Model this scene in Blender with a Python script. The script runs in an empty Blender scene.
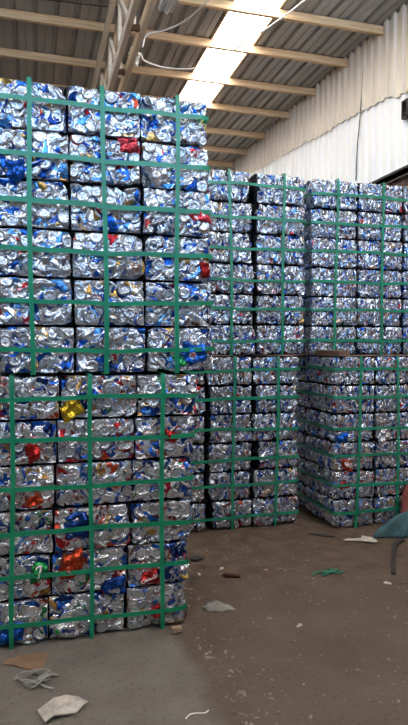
import bpy, math, random
import numpy as np
from mathutils import Vector, Matrix

S = bpy.context.scene
C = S.collection
rnd = random.Random(11)
rng = np.random.default_rng(7)
PI = math.pi

# ------------------------------------------------------------------ helpers
def link(o, parent=None):
    C.objects.link(o)
    if parent is not None:
        o.parent = parent
    return o

def tag(o, label=None, cat=None, group=None, kind=None):
    if label: o['label'] = label
    if cat: o['category'] = cat
    if group: o['group'] = group
    if kind: o['kind'] = kind
    return o

def empty(name, loc=(0, 0, 0), rz=0.0):
    o = bpy.data.objects.new(name, None)
    o.empty_display_size = 0.1
    o.location = loc
    o.rotation_euler = (0, 0, rz)
    return link(o)

def np_mesh(name, V, polys_idx, polys_len, mat, attrs=None):
    """V (N,3); polys_idx flat loop indices; polys_len loop counts."""
    me = bpy.data.meshes.new(name)
    me.vertices.add(len(V)); me.loops.add(len(polys_idx)); me.polygons.add(len(polys_len))
    me.vertices.foreach_set('co', np.ascontiguousarray(V, dtype=np.float32).ravel())
    me.loops.foreach_set('vertex_index', np.asarray(polys_idx, dtype=np.int32))
    starts = np.concatenate(([0], np.cumsum(polys_len)[:-1])).astype(np.int32)
    me.polygons.foreach_set('loop_start', starts)
    me.polygons.foreach_set('loop_total', np.asarray(polys_len, dtype=np.int32))
    if attrs:
        for k, (typ, arr) in attrs.items():
            a = me.attributes.new(k, typ, 'POINT')
            if typ == 'FLOAT_COLOR':
                a.data.foreach_set('color', np.ascontiguousarray(arr, dtype=np.float32).ravel())
            else:
                a.data.foreach_set('vector', np.ascontiguousarray(arr, dtype=np.float32).ravel())
    me.materials.append(mat)
    me.update(calc_edges=True)
    return me

class MB:
    """collects geometry for ONE mesh"""
    def __init__(self):
        self.v = []; self.f = []
    def add(self, vs, fs):
        n = len(self.v)
        self.v += [tuple(p) for p in vs]
        self.f += [tuple(i + n for i in q) for q in fs]
    def box(self, x0, x1, y0, y1, z0, z1, jit=0.0):
        vs = [(x, y, z) for x in (x0, x1) for y in (y0, y1) for z in (z0, z1)]
        if jit:
            vs = [tuple(c + rnd.uniform(-jit, jit) for c in p) for p in vs]
        self.add(vs, [(0, 1, 3, 2), (4, 6, 7, 5), (0, 4, 5, 1), (2, 3, 7, 6), (0, 2, 6, 4), (1, 5, 7, 3)])
    def bar(self, a, b, w, h, up=(0, 0, 1)):
        a = Vector(a); b = Vector(b); d = (b - a).normalized()
        s = d.cross(Vector(up)).normalized(); u = s.cross(d).normalized()
        vs = []
        for p in (a, b):
            for i, j in ((-1, -1), (1, -1), (1, 1), (-1, 1)):
                vs.append(p + s * (i * w / 2) + u * (j * h / 2))
        self.add(vs, [(0, 1, 2, 3), (7, 6, 5, 4), (0, 4, 5, 1), (1, 5, 6, 2), (2, 6, 7, 3), (3, 7, 4, 0)])
    def tube(self, pts, r, n=8):
        pts = [Vector(p) for p in pts]
        vs = []
        for i, p in enumerate(pts):
            d = (pts[min(i + 1, len(pts) - 1)] - pts[max(i - 1, 0)]).normalized()
            s = d.cross(Vector((0.13, 0.21, 0.97))).normalized(); u = d.cross(s)
            rr = r[i] if isinstance(r, (list, tuple)) else r
            for k in range(n):
                a = 2 * PI * k / n
                vs.append(p + s * (rr * math.cos(a)) + u * (rr * math.sin(a)))
        fs = []
        for i in range(len(pts) - 1):
            for k in range(n):
                fs.append((i * n + k, i * n + (k + 1) % n, (i + 1) * n + (k + 1) % n, (i + 1) * n + k))
        fs.append(tuple(range(n - 1, -1, -1)))
        fs.append(tuple((len(pts) - 1) * n + k for k in range(n)))
        self.add(vs, fs)
    def build(self, name, mat, parent=None, smooth=False, bevel=0.0, loc=None):
        me = bpy.data.meshes.new(name)
        me.from_pydata(self.v, [], self.f)
        me.materials.append(mat)
        if smooth:
            me.polygons.foreach_set('use_smooth', [True] * len(me.polygons))
        me.update()
        o = bpy.data.objects.new(name, me)
        if loc is not None: o.location = loc
        link(o, parent)
        if bevel:
            m = o.modifiers.new('Bevel', 'BEVEL'); m.width = bevel; m.segments = 2; m.limit_method = 'ANGLE'
        return o

def spline(pts, n=8):
    """Catmull-Rom through pts"""
    P = [Vector(p) for p in pts]
    P = [P[0] * 2 - P[1]] + P + [P[-1] * 2 - P[-2]]
    out = []
    for i in range(1, len(P) - 2):
        for k in range(n):
            t = k / n
            a, b, c, d = P[i - 1], P[i], P[i + 1], P[i + 2]
            out.append(0.5 * ((2 * b) + (c - a) * t + (2 * a - 5 * b + 4 * c - d) * t * t + (3 * b - a - 3 * c + d) * t ** 3))
    out.append(P[-2])
    return out

# ------------------------------------------------------------------ materials
def mat(name):
    m = bpy.data.materials.new(name); m.use_nodes = True
    nt = m.node_tree; b = nt.nodes['Principled BSDF']
    return m, nt, b

def simple(name, col, rough=0.6, metal=0.0, var=0.15, scale=20.0, bump=0.0, bscale=60.0, spec=0.5):
    m, nt, b = mat(name)
    tc = nt.nodes.new('ShaderNodeTexCoord')
    no = nt.nodes.new('ShaderNodeTexNoise'); no.inputs['Scale'].default_value = scale; no.inputs['Detail'].default_value = 5
    nt.links.new(tc.outputs['Object'], no.inputs['Vector'])
    r = nt.nodes.new('ShaderNodeValToRGB')
    r.color_ramp.elements[0].position = 0.3; r.color_ramp.elements[1].position = 0.7
    r.color_ramp.elements[0].color = (*[c * (1 - var) for c in col], 1)
    r.color_ramp.elements[1].color = (*[min(1, c * (1 + var)) for c in col], 1)
    nt.links.new(no.outputs['Fac'], r.inputs['Fac'])
    nt.links.new(r.outputs['Color'], b.inputs['Base Color'])
    b.inputs['Roughness'].default_value = rough; b.inputs['Metallic'].default_value = metal
    b.inputs['Specular IOR Level'].default_value = spec
    if bump:
        n2 = nt.nodes.new('ShaderNodeTexNoise'); n2.inputs['Scale'].default_value = bscale; n2.inputs['Detail'].default_value = 4
        nt.links.new(tc.outputs['Object'], n2.inputs['Vector'])
        bp = nt.nodes.new('ShaderNodeBump'); bp.inputs['Strength'].default_value = bump; bp.inputs['Distance'].default_value = 0.01
        nt.links.new(n2.outputs['Fac'], bp.inputs['Height']); nt.links.new(bp.outputs['Normal'], b.inputs['Normal'])
    return m

def can_material():
    m, nt, b = mat('crushed_can_metal')
    L = nt.links.new
    ab = nt.nodes.new('ShaderNodeAttribute'); ab.attribute_name = 'base'
    ap = nt.nodes.new('ShaderNodeAttribute'); ap.attribute_name = 'print'
    au = nt.nodes.new('ShaderNodeAttribute'); au.attribute_name = 'canuv'
    n1 = nt.nodes.new('ShaderNodeTexNoise'); n1.inputs['Scale'].default_value = 15; n1.inputs['Detail'].default_value = 1.6
    n1.inputs['Distortion'].default_value = 0.6
    L(au.outputs['Vector'], n1.inputs['Vector'])
    r1 = nt.nodes.new('ShaderNodeValToRGB')
    r1.color_ramp.elements[0].position = 0.46; r1.color_ramp.elements[1].position = 0.49
    L(n1.outputs['Fac'], r1.inputs['Fac'])
    mx = nt.nodes.new('ShaderNodeMix'); mx.data_type = 'RGBA'
    L(r1.outputs['Color'], mx.inputs['Factor'])
    L(ab.outputs['Color'], mx.inputs['A']); L(ap.outputs['Color'], mx.inputs['B'])
    # scuffed / torn spots of bare aluminium
    n2 = nt.nodes.new('ShaderNodeTexNoise'); n2.inputs['Scale'].default_value = 70; n2.inputs['Detail'].default_value = 5
    L(au.outputs['Vector'], n2.inputs['Vector'])
    r2 = nt.nodes.new('ShaderNodeValToRGB')
    r2.color_ramp.elements[0].position = 0.66; r2.color_ramp.elements[1].position = 0.70
    L(n2.outputs['Fac'], r2.inputs['Fac'])
    mx2 = nt.nodes.new('ShaderNodeMix'); mx2.data_type = 'RGBA'
    L(r2.outputs['Color'], mx2.inputs['Factor'])
    L(mx.outputs['Result'], mx2.inputs['A']); mx2.inputs['B'].default_value = (0.74, 0.75, 0.77, 1)
    L(mx2.outputs['Result'], b.inputs['Base Color'])
    b.inputs['Metallic'].default_value = 0.78
    b.inputs['Roughness'].default_value = 0.27
    n3 = nt.nodes.new('ShaderNodeTexNoise'); n3.inputs['Scale'].default_value = 60; n3.inputs['Detail'].default_value = 1.5; n3.inputs['Distortion'].default_value = 1.2
    L(au.outputs['Vector'], n3.inputs['Vector'])
    bp = nt.nodes.new('ShaderNodeBump'); bp.inputs['Strength'].default_value = 0.45; bp.inputs['Distance'].default_value = 0.006
    L(n3.outputs['Fac'], bp.inputs['Height']); L(bp.outputs['Normal'], b.inputs['Normal'])
    return m

def wood(name, c1, c2, axis=0):
    m, nt, b = mat(name); L = nt.links.new
    tc = nt.nodes.new('ShaderNodeTexCoord'); mp = nt.nodes.new('ShaderNodeMapping')
    sc = [22, 22, 22]; sc[axis] = 1.1
    mp.inputs['Scale'].default_value = sc
    L(tc.outputs['Object'], mp.inputs['Vector'])
    n = nt.nodes.new('ShaderNodeTexNoise'); n.inputs['Scale'].default_value = 1.4; n.inputs['Detail'].default_value = 6; n.inputs['Distortion'].default_value = 0.8
    L(mp.outputs['Vector'], n.inputs['Vector'])
    r = nt.nodes.new('ShaderNodeValToRGB')
    r.color_ramp.elements[0].position = 0.32; r.color_ramp.elements[1].position = 0.68
    r.color_ramp.elements[0].color = (*c1, 1); r.color_ramp.elements[1].color = (*c2, 1)
    L(n.outputs['Fac'], r.inputs['Fac']); L(r.outputs['Color'], b.inputs['Base Color'])
    b.inputs['Roughness'].default_value = 0.75
    return m

def floor_material():
    m, nt, b = mat('dirty_floor'); L = nt.links.new
    tc = nt.nodes.new('ShaderNodeTexCoord')
    def noise(scale, detail=6, dist=0.0):
        n = nt.nodes.new('ShaderNodeTexNoise'); n.inputs['Scale'].default_value = scale
        n.inputs['Detail'].default_value = detail; n.inputs['Distortion'].default_value = dist
        L(tc.outputs['Object'], n.inputs['Vector']); return n
    def ramp(src, p0, c0, p1, c1):
        r = nt.nodes.new('ShaderNodeValToRGB')
        r.color_ramp.elements[0].position = p0; r.color_ramp.elements[1].position = p1
        r.color_ramp.elements[0].color = (*c0, 1); r.color_ramp.elements[1].color = (*c1, 1)
        L(src, r.inputs['Fac']); return r
    def mixc(fac, a, bb, typ='MIX'):
        x = nt.nodes.new('ShaderNodeMix'); x.data_type = 'RGBA'; x.blend_type = typ
        if isinstance(fac, float): x.inputs['Factor'].default_value = fac
        else: L(fac, x.inputs['Factor'])
        L(a, x.inputs['A']); L(bb, x.inputs['B']); return x.outputs['Result']
    def math_(op, a, bb):
        x = nt.nodes.new('ShaderNodeMath'); x.operation = op
        for i, q in enumerate((a, bb)):
            if isinstance(q, (int, float)): x.inputs[i].default_value = q
            else: L(q, x.inputs[i])
        return x.outputs[0]
    sep = nt.nodes.new('ShaderNodeSeparateXYZ'); L(tc.outputs['Object'], sep.inputs[0])
    nb = noise(3.0, 7)
    conc = ramp(noise(4.5, 8).outputs['Fac'], 0.3, (0.130, 0.112, 0.098), 0.72, (0.180, 0.160, 0.143))
    dirt = ramp(noise(7.0, 10, 0.3).outputs['Fac'], 0.32, (0.075, 0.049, 0.034), 0.70, (0.142, 0.098, 0.070))
    dust = ramp(noise(2.2, 8, 0.4).outputs['Fac'], 0.3, (0.092, 0.066, 0.050), 0.72, (0.136, 0.102, 0.081))
    # loose brown earth lies toward the far bales, trodden grey dust nearer
    fy = math_('ADD', sep.outputs['Y'], math_('MULTIPLY', math_('SUBTRACT', nb.outputs['Fac'], 0.5), 2.2))
    ry = nt.nodes.new('ShaderNodeMapRange'); ry.inputs['From Min'].default_value = 2.9; ry.inputs['From Max'].default_value = 3.7
    L(fy, ry.inputs['Value'])
    ground = mixc(ry.outputs['Result'], dust.outputs['Color'], dirt.outputs['Color'])
    # concrete pad under the near bales with a broken, soil-covered edge
    fx = math_('ADD', sep.outputs['X'], math_('MULTIPLY', math_('SUBTRACT', nb.outputs['Fac'], 0.5), 0.35))
    rx = nt.nodes.new('ShaderNodeMapRange'); rx.inputs['From Min'].default_value = 0.62; rx.inputs['From Max'].default_value = 0.72
    L(fx, rx.inputs['Value'])
    col = mixc(rx.outputs['Result'], conc.outputs['Color'], ground)
    # darker damp blotches and pale grit
    sp = ramp(noise(48, 3).outputs['Fac'], 0.30, (0.62, 0.60, 0.58), 0.42, (1, 1, 1))
    col = mixc(0.8, col, sp.outputs['Color'], 'MULTIPLY')
    gr = ramp(noise(120, 2).outputs['Fac'], 0.70, (0, 0, 0), 0.76, (0.13, 0.12, 0.10))
    col = mixc(1.0, col, gr.outputs['Color'], 'ADD')
    L(col, b.inputs['Base Color'])
    b.inputs['Roughness'].default_value = 0.9
    b.inputs['Specular IOR Level'].default_value = 0.25
    bp = nt.nodes.new('ShaderNodeBump'); bp.inputs['Strength'].default_value = 0.7; bp.inputs['Distance'].default_value = 0.02
    L(math_('ADD', noise(22, 8).outputs['Fac'], math_('MULTIPLY', noise(90, 3).outputs['Fac'], 0.4)), bp.inputs['Height'])
    L(bp.outputs['Normal'], b.inputs['Normal'])
    return m

def sheet_material(name, c, streak, axis, rough=0.55, metal=0.0, dirt=0.5):
    """painted / weathered sheet metal with streaks running along one axis"""
    m, nt, b = mat(name); L = nt.links.new
    tc = nt.nodes.new('ShaderNodeTexCoord'); mp = nt.nodes.new('ShaderNodeMapping')
    sc = [5.0, 5.0, 5.0]; sc[axis] = 0.35; mp.inputs['Scale'].default_value = sc
    L(tc.outputs['Object'], mp.inputs['Vector'])
    n = nt.nodes.new('ShaderNodeTexNoise'); n.inputs['Scale'].default_value = 1.0; n.inputs['Detail'].default_value = 7
    L(mp.outputs['Vector'], n.inputs['Vector'])
    r = nt.nodes.new('ShaderNodeValToRGB'); r.color_ramp.elements[0].position = 0.30; r.color_ramp.elements[1].position = 0.68
    r.color_ramp.elements[0].color = (*streak, 1); r.color_ramp.elements[1].color = (*c, 1)
    L(n.outputs['Fac'], r.inputs['Fac']); L(r.outputs['Color'], b.inputs['Base Color'])
    b.inputs['Roughness'].default_value = rough; b.inputs['Metallic'].default_value = metal
    return m

M = {}
M['can'] = can_material()
M['core'] = simple('can_gap_shade', (0.035, 0.038, 0.045), 0.6, 0.3)  # near-black colour stands in for shade inside the bale
M['strap'] = simple('green_plastic_strap', (0.004, 0.23, 0.118), 0.33, 0, 0.2, 8, 0.15, 120, 0.6)
M['floor'] = floor_material()
M['purlin'] = wood('pale_timber', (0.56, 0.36, 0.19), (0.80, 0.58, 0.36), 0)
M['truss'] = wood('truss_timber', (0.72, 0.60, 0.46), (0.88, 0.77, 0.62), 1)
M['board'] = wood('old_board', (0.13, 0.07, 0.045), (0.26, 0.14, 0.085), 1)
M['roof'] = sheet_material('grey_roof_sheet', (0.40, 0.39, 0.38), (0.30, 0.29, 0.28), 1, 0.5, 0.0)
M['upclad'] = sheet_material('beige_wall_sheet', (0.79, 0.71, 0.60), (0.67, 0.58, 0.47), 2, 0.55)
M['loclad'] = sheet_material('white_wall_sheet', (0.90, 0.895, 0.88), (0.83, 0.82, 0.80), 2, 0.55)
M['stone'] = simple('rough_masonry', (0.34, 0.20, 0.155), 0.9, 0, 0.55, 9, 0.8, 30)
M['block'] = simple('grey_block_wall', (0.13, 0.12, 0.11), 0.9, 0, 0.2, 6, 0.4, 30)
M['steel'] = simple('dark_steel', (0.03, 0.026, 0.024), 0.6, 0.3)
M['brownsteel'] = simple('brown_painted_metal', (0.11, 0.060, 0.035), 0.6, 0.1, 0.5, 30)
M['white_cable'] = simple('white_cable_sheath', (0.80, 0.77, 0.72), 0.5)
M['dark_cable'] = simple('dark_cable_sheath', (0.06, 0.055, 0.05), 0.6)
M['white_plastic'] = simple('white_plastic', (0.78, 0.80, 0.82), 0.4)
M['card'] = simple('brown_cardboard', (0.20, 0.115, 0.068), 0.85, 0, 0.2, 14)
M['paper'] = simple('dirty_white_paper', (0.44, 0.40, 0.35), 0.85, 0, 0.25, 22, 0.3, 60)
M['film'] = simple('clear_plastic_strip', (0.27, 0.255, 0.24), 0.3, 0, 0.25, 30)
M['rag'] = simple('grey_dusty_rag', (0.27, 0.25, 0.225), 0.95, 0, 0.25, 30, 0.5, 90)
M['rust'] = simple('rusty_iron', (0.085, 0.030, 0.022), 0.8, 0.2, 0.4, 40)
M['black'] = simple('black_rubber', (0.022, 0.020, 0.019), 0.7)
M['teal'] = simple('teal_woven_sheet', (0.045, 0.115, 0.130), 0.75, 0, 0.3, 14, 0.6, 80)
M['redcloth'] = simple('faded_red_cloth', (0.27, 0.075, 0.068), 0.85, 0, 0.35, 9, 0.5, 60)
M['litter'] = simple('pale_litter', (0.20, 0.16, 0.13), 0.85, 0, 0.7, 7)
M['greenscrap'] = simple('green_scrap_plastic', (0.012, 0.15, 0.09), 0.5)
M['earthchip'] = simple('tan_stone_chip', (0.32, 0.22, 0.15), 0.9, 0, 0.3, 40)

def paint(name, c, metal=0.45, rough=0.33):
    return simple(name, c, rough, metal, 0.12, 25, 0.35, 90)
P = dict(blue=paint('blue_can_paint', (0.012, 0.10, 0.47)), navy=paint('dark_blue_can_paint', (0.012, 0.055, 0.26)),
         red=paint('red_can_paint', (0.42, 0.022, 0.022)), orange=paint('orange_red_can_paint', (0.50, 0.060, 0.025)),
         green=paint('green_can_paint', (0.02, 0.26, 0.075)), yellow=paint('yellow_can_paint', (0.62, 0.42, 0.03)),
         pink=paint('pink_red_can_paint', (0.58, 0.05, 0.07)), brown=paint('brown_can_paint', (0.20, 0.085, 0.05)),
         white=paint('white_can_paint', (0.80, 0.80, 0.80), 0.15), silver=paint('bare_aluminium', (0.72, 0.73, 0.75), 0.8, 0.28))

PC = dict(blue=(0.012, 0.11, 0.50), navy=(0.012, 0.06, 0.28), red=(0.44, 0.022, 0.022), orange=(0.52, 0.065, 0.025), green=(0.02, 0.30, 0.085),
          yellow=(0.66, 0.45, 0.03), pink=(0.60, 0.06, 0.08), brown=(0.20, 0.085, 0.05), white=(0.82, 0.82, 0.83), silver=(0.72, 0.73, 0.75))
# translucent roof panel: daylight comes through it
def skylight_material():
    m = bpy.data.materials.new('translucent_roof_panel'); m.use_nodes = True
    nt = m.node_tree; nt.nodes.clear()
    o = nt.nodes.new('ShaderNodeOutputMaterial'); e = nt.nodes.new('ShaderNodeEmission')
    e.inputs['Color'].default_value = (1.0, 0.965, 0.90, 1); e.inputs['Strength'].default_value = SKY_PANEL
    nt.links.new(e.outputs[0], o.inputs['Surface'])
    return m
SKY_PANEL = 16.0
M['skylight'] = skylight_material()

# ------------------------------------------------------------------ the setting
ROOF = 6.17; WALLX = 5.05
XL, XR, YF, YB = -7.0, WALLX, -5.0, 17.5

mb = MB(); mb.add([(XL - .3, YF - 6, 0), (XR + .3, YF - 6, 0), (XR + .3, YB + .3, 0), (XL - .3, YB + .3, 0),
                   (XL - .3, YF - 6, -.2), (XR + .3, YF - 6, -.2), (XR + .3, YB + .3, -.2), (XL - .3, YB + .3, -.2)],
                  [(0, 1, 2, 3), (7, 6, 5, 4), (0, 4, 5, 1), (1, 5, 6, 2), (2, 6, 7, 3), (3, 7, 4, 0)])
tag(mb.build('floor', M['floor']), kind='structure')

def roof_profile(x0, x1):
    """trapezoid sheet seen from below: flat pans with raised narrow ribs, pitch .29"""
    pts = [(x0, 0.0)]; p = 0.29
    k = math.floor(x0 / p) - 1
    while True:
        b0 = k * p
        for dx, dz in ((0.0, 0), (0.022, 0.045), (0.062, 0.045), (0.084, 0), (0.180, 0), (0.186, 0.010), (0.198, 0.010), (0.204, 0)):
            x = b0 + dx
            if x0 < x < x1: pts.append((x, dz))
        if b0 > x1: break
        k += 1
    pts.append((x1, 0.0))
    return pts

def sheet_roof(mb, x0, x1, y0, y1, z):
    pr = roof_profile(x0, x1); n = len(pr)
    vs = []
    for (y) in (y0, y1):
        vs += [(x, y, z + dz) for x, dz in pr] + [(x, y, z + dz + 0.004) for x, dz in pr]
    fs = []
    for i in range(n - 1):
        fs.append((i, i + 1, 2 * n + i + 1, 2 * n + i))
        fs.append((n + i + 1, n + i, 3 * n + i, 3 * n + i + 1))
        fs.append((i + 1, i, n + i, n + i + 1)); fs.append((2 * n + i, 2 * n + i + 1, 3 * n + i + 1, 3 * n + i))
    fs.append((0, 2 * n, 3 * n, n)); fs.append((n - 1, 2 * n - 1, 4 * n - 1, 3 * n - 1))
    mb.add(vs, fs)

sky_x = [(-3.32, -2.64), (2.665, 3.345)]
mb = MB()
edges = [XL - .3] + [v for s in sky_x for v in s] + [XR + .12]
for i in range(0, len(edges), 2):
    # sheets overlap along their length: end laps
    ys = [YF - .6, -1.0, 3.4, 7.35, 11.6, YB + .3]
    for j in range(len(ys) - 1):
        sheet_roof(mb, edges[i], edges[i + 1], ys[j] - 0.08, ys[j + 1], ROOF + 0.006 * (j % 2))
tag(mb.build('ceiling', M['roof']), kind='structure')
for k, (x0, x1) in enumerate(sky_x):
    mb = MB(); mb.box(x0 - .015, x1 + .015, YF - .6, YB + .3, ROOF + 0.052, ROOF + 0.058)
    tag(mb.build('window_%d' % (k + 1), M['skylight']), kind='structure')
    fl = MB()
    for xx in (x0, x1): fl.box(xx - .012, xx + .012, YF - .6, YB + .3, ROOF - .006, ROOF + .05)
    tag(fl.build('trim_%d' % (k + 1), M['purlin']), kind='structure')

# right wall: masonry base, dark rail for the shadowed gap, two tiers of vertical ribbed cladding
def cladding(mb, x, y0, y1, zb, zt, pitch=0.2, dep=0.042):
    prof = []
    y = y0
    while y < y1:
        for dy, dx in ((0, 0), (0.075, 0), (0.090, -dep), (0.150, -dep), (0.165, 0)):
            prof.append((x + dx, y + dy))
        y += pitch
    n = len(prof); vs = []
    for off in (0, 0.004):
        for zf in (zb, zt):
            vs += [(px + off, py, zf(py)) for px, py in prof]
    fs = []
    for i in range(n - 1):
        fs += [(i + 1, i, n + i, n + i + 1), (2 * n + i, 2 * n + i + 1, 3 * n + i + 1, 3 * n + i),
               (i, i + 1, 2 * n + i + 1, 2 * n + i), (n + i + 1, n + i, 3 * n + i, 3 * n + i + 1)]
    mb.add(vs, fs)

wr = empty('wall_right', (WALLX, 6, 0)); tag(wr, kind='structure')
mb = MB(); mb.box(-.22, .1, YF - 6, YB - 6, 0, 3.72)
mb.build('masonry_base', M['stone'], wr)
mb = MB(); cladding(mb, 0.0, YF - 6, YB - 6, lambda y: 3.7, lambda y: 5.7)
mb.build('lower_cladding', M['loclad'], wr)
def tier(y):   # lower edge of the upper sheets, each sheet cut a little differently
    Y = y + 6
    s = math.floor((Y - 7.5) / 0.9)
    step = 0.06 if Y < 7.5 else 0.0
    return 5.06 + (Y - 7.45) * 0.082 - step + 0.012 * math.sin(s * 2.3)
mb = MB(); cladding(mb, -0.035, YF - 6, YB - 6, tier, lambda y: 6.26)
mb.build('upper_cladding', M['upclad'], wr)
mb = MB(); mb.box(-.30, .0, YF - 6, YB - 6, 3.725, 3.80); mb.box(-.30, -.27, YF - 6, YB - 6, 3.70, 3.83)
mb.build('gap_shade_rail', M['steel'], wr)  # dark bar stands in for the shadowed gap between masonry and cladding

mb = MB(); mb.box(XL - .25, XL, YF, YB, 0, 6.1); tag(mb.build('wall_left', M['block']), kind='structure')
mb = MB(); mb.box(XL, XR, YB, YB + .2, 0, 6.1); tag(mb.build('wall_back', M['block']), kind='structure')
mb = MB(); mb.box(XL, XR - .3, -1.5, -1.3, 0, 3.35); tag(mb.build('added_shade_wall', simple('blue_grey_reflection_wall', (0.15, 0.185, 0.25), 0.8, 0, 0.2, 6, 0.4, 30)), kind='structure')  # unseen wall added to shade the lower bales and tint their reflections bluish

mb = MB(); mb.box(-30, 30, -40, YF - 6.02, -.2, -.002); tag(mb.build('added_bounce_yard', simple('pale_bounce_ground', (0.55, 0.52, 0.47), 0.9, 0, 0.1, 2)), kind='structure')  # unseen yard added to bounce sunlight onto roof and wall

# ------------------------------------------------------------------ roof timbers
pur = [7.83, 8.87, 10.05, 11.16, 12.42, 13.56, 14.60]
ordn = ['nearest one in view, highest in the photo', 'second in view counting from the camera', 'third in view counting from the camera',
        'fourth counting from the camera, just clear of the front stack', 'fifth counting from the camera, right of the front stack',
        'sixth counting from the camera, last but one', 'farthest and lowest, just above the distant bales']
for y, l in zip(pur, ordn):
    h = 0.115; w = 0.06
    mb = MB(); n = 14
    xs = [XL + (XR - 0.03 - XL) * i / n for i in range(n + 1)]
    pts = [(x, rnd.uniform(-.008, .008), rnd.uniform(-.006, .006)) for x in xs]
    vs = []
    for x, dy, dz in pts:
        vs += [(x, dy - w / 2, dz - h / 2), (x, dy + w / 2, dz - h / 2), (x, dy + w / 2, dz + h / 2), (x, dy - w / 2, dz + h / 2)]
    fs = [(3, 2, 1, 0), tuple(4 * n + k for k in range(4))]
    for i in range(n):
        for k in range(4):
            fs.append((4 * i + k, 4 * i + (k + 1) % 4, 4 * i + 4 + (k + 1) % 4, 4 * i + 4 + k))
    mb.add(vs, fs)
    o = mb.build('roof_beam', M['purlin'], loc=(0, y, ROOF - 0.065))
    tag(o, 'pale timber purlin: ' + l, 'roof beam', 'timber purlins under the roof')

# timber lattice truss running away from the camera
tr = empty('roof_truss', (1.1, 10, 5.0))
tag(tr, 'pale timber lattice truss slung under the roof beams above the front stack', 'roof truss')
TZ = 0.94
for dx in (-0.085, 0.075):
    mb = MB(); mb.box(dx - .034, dx + .034, -5, 6.5, TZ - .055, TZ + .055, 0.006); mb.build('top_chord', M['truss'], tr)
for dx in (-0.075, 0.09):
    mb = MB(); mb.box(dx - .03, dx + .03, -5, 6.5, -.055, .055, 0.006); mb.build('bottom_chord', M['truss'], tr)
posts = [4.4, 5.55, 6.71, 7.83, 8.87, 10.05, 11.16, 12.42, 13.56, 14.6]
for k, yy in enumerate(posts):
    y = yy - 10
    mb = MB(); mb.bar((0, y, -.05), (0, y, TZ + .04), .045, .06, (0, 1, 0)); mb.build('web_post', M['truss'], tr)
    mb = MB(); mb.box(-.045, .06, y - .06, y - .02, -.035, .035); mb.build('spacer_block', M['board'], tr)
    if k:
        mb = MB(); mb.bar((0.0, y - .03, TZ), (0, posts[k - 1] - 10 + .04, 0.0), .045, .06, (0, 1, 0.3)); mb.build('web_brace', M['truss'], tr)

# lamp, cables
lp = empty('batten_lamp', (1.30, 5.86, 4.86))
tag(lp, 'small pale batten lamp under the truss at the top edge', 'lamp')
mb = MB(); mb.box(-.06, .10, -.45, .16, 0.0, .045); mb.build('lamp_body', M['white_plastic'], lp, bevel=.006)
mb = MB(); mb.tube([(.02, -.42, -.02), (.02, .13, -.02)], .018); mb.build('lamp_tube', M['white_plastic'], lp, True)
for yy in (-.2, .08):
    mb = MB(); mb.bar((0.02, yy, .04), (0.02, yy, .09), .03, .01, (0, 1, 0)); mb.build('mounting_bracket', M['white_plastic'], lp)

c1 = [(1.36, 7.72, 5.24), (1.60, 8.75, 5.65), (1.928, 9.082, 5.75), (2.242, 9.061, 5.75), (2.523, 8.912, 5.75), (2.714, 8.591, 5.75),
      (2.936, 7.981, 5.75), (3.124, 7.415, 5.75), (3.275, 6.851, 5.75), (3.312, 6.521, 5.75)]
mb = MB(); mb.tube(spline(c1), .011, 6)
tag(mb.build('hanging_cable', M['white_cable'], smooth=True), 'long white cable sagging from the truss across to the skylight', 'cable')
c2 = [(1.36, 7.60, 5.27), (1.55, 8.30, 5.80), (1.786, 8.205, 5.85), (1.978, 7.937, 5.85), (2.098, 7.603, 5.85), (2.161, 7.351, 5.85), (2.184, 7.081, 5.85)]
mb = MB(); mb.tube(spline(c2), .011, 6)
tag(mb.build('hanging_cable', M['white_cable'], smooth=True), 'shorter white cable looping up from truss, left of the long one', 'cable')
c3 = [(-1.2, 8.45, 6.165), (-.3, 8.49, 6.163), (0.376, 8.47, 6.165), (1.41, 8.38, 6.163)]
mb = MB(); mb.tube(spline(c3), .006, 6)
tag(mb.build('thin_wire', M['dark_cable'], smooth=True), 'thin dark wire strung level under the grey roof, left of truss', 'wire')
# knot of cable at the truss
jb = empty('cable_coil', (1.255, 7.62, 5.14)); tag(jb, 'knotted clump of white cable tied to the truss', 'cable')
mb = MB(); pts = []
for i in range(60):
    a = i * 0.62; r = .07 + .03 * math.sin(i * 1.7)
    pts.append((r * math.cos(a) * .7, .08 * math.sin(i * .9), r * math.sin(a) + .02 * math.sin(i)))
mb.tube(pts, .014, 6); mb.build('coil', M['white_cable'], jb, True)
mb = MB(); mb.bar((0, 0, -.09), (-.02, .02, .12), .03, .03, (0, 1, 0)); mb.build('tie', M['white_plastic'], jb)
# wire down the wall
w4 = [(4.985, 8.30, 6.12), (4.98, 8.33, 5.7), (4.98, 8.36, 5.4), (4.985, 8.42, 5.0), (4.99, 8.50, 4.6), (4.99, 8.53, 4.1)]
mb = MB(); mb.tube(spline(w4), .009, 6)
tag(mb.build('wall_wire', M['dark_cable'], smooth=True), 'thin dark wire hanging down the white ribbed wall', 'wire')
# little brown vent box on the wall
vb = empty('wall_vent', (5.02, 7.225, 4.735)); tag(vb, 'small brown vent box on the white wall at the right edge', 'vent')
mb = MB()
for a, b_ in (((-.065, -.125), (.065, -.105)), ((-.065, .105), (.065, .125)), ((-.065, -.125), (-.045, .125)), ((.045, -.125), (.065, .125))):
    mb.box(-.05, .06, a[0], b_[0], a[1], b_[1])
mb.build('vent_frame', M['steel'], vb)
mb = MB()
for i in range(5):
    z = -.095 + i * .047
    mb.bar((-.02, -.045, z), (-.02, .045, z), .035, .006, (0.6, 0, 1))
mb.build('louvre', M['brownsteel'], vb)
mb = MB(); mb.box(.02, .06, -.045, .045, -.115, .115); mb.build('back_plate', M['brownsteel'], vb)
mb = MB(); mb.box(-.035, .03, .06, .085, -.03, .03); mb.build('hinge', M['steel'], vb)

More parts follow.
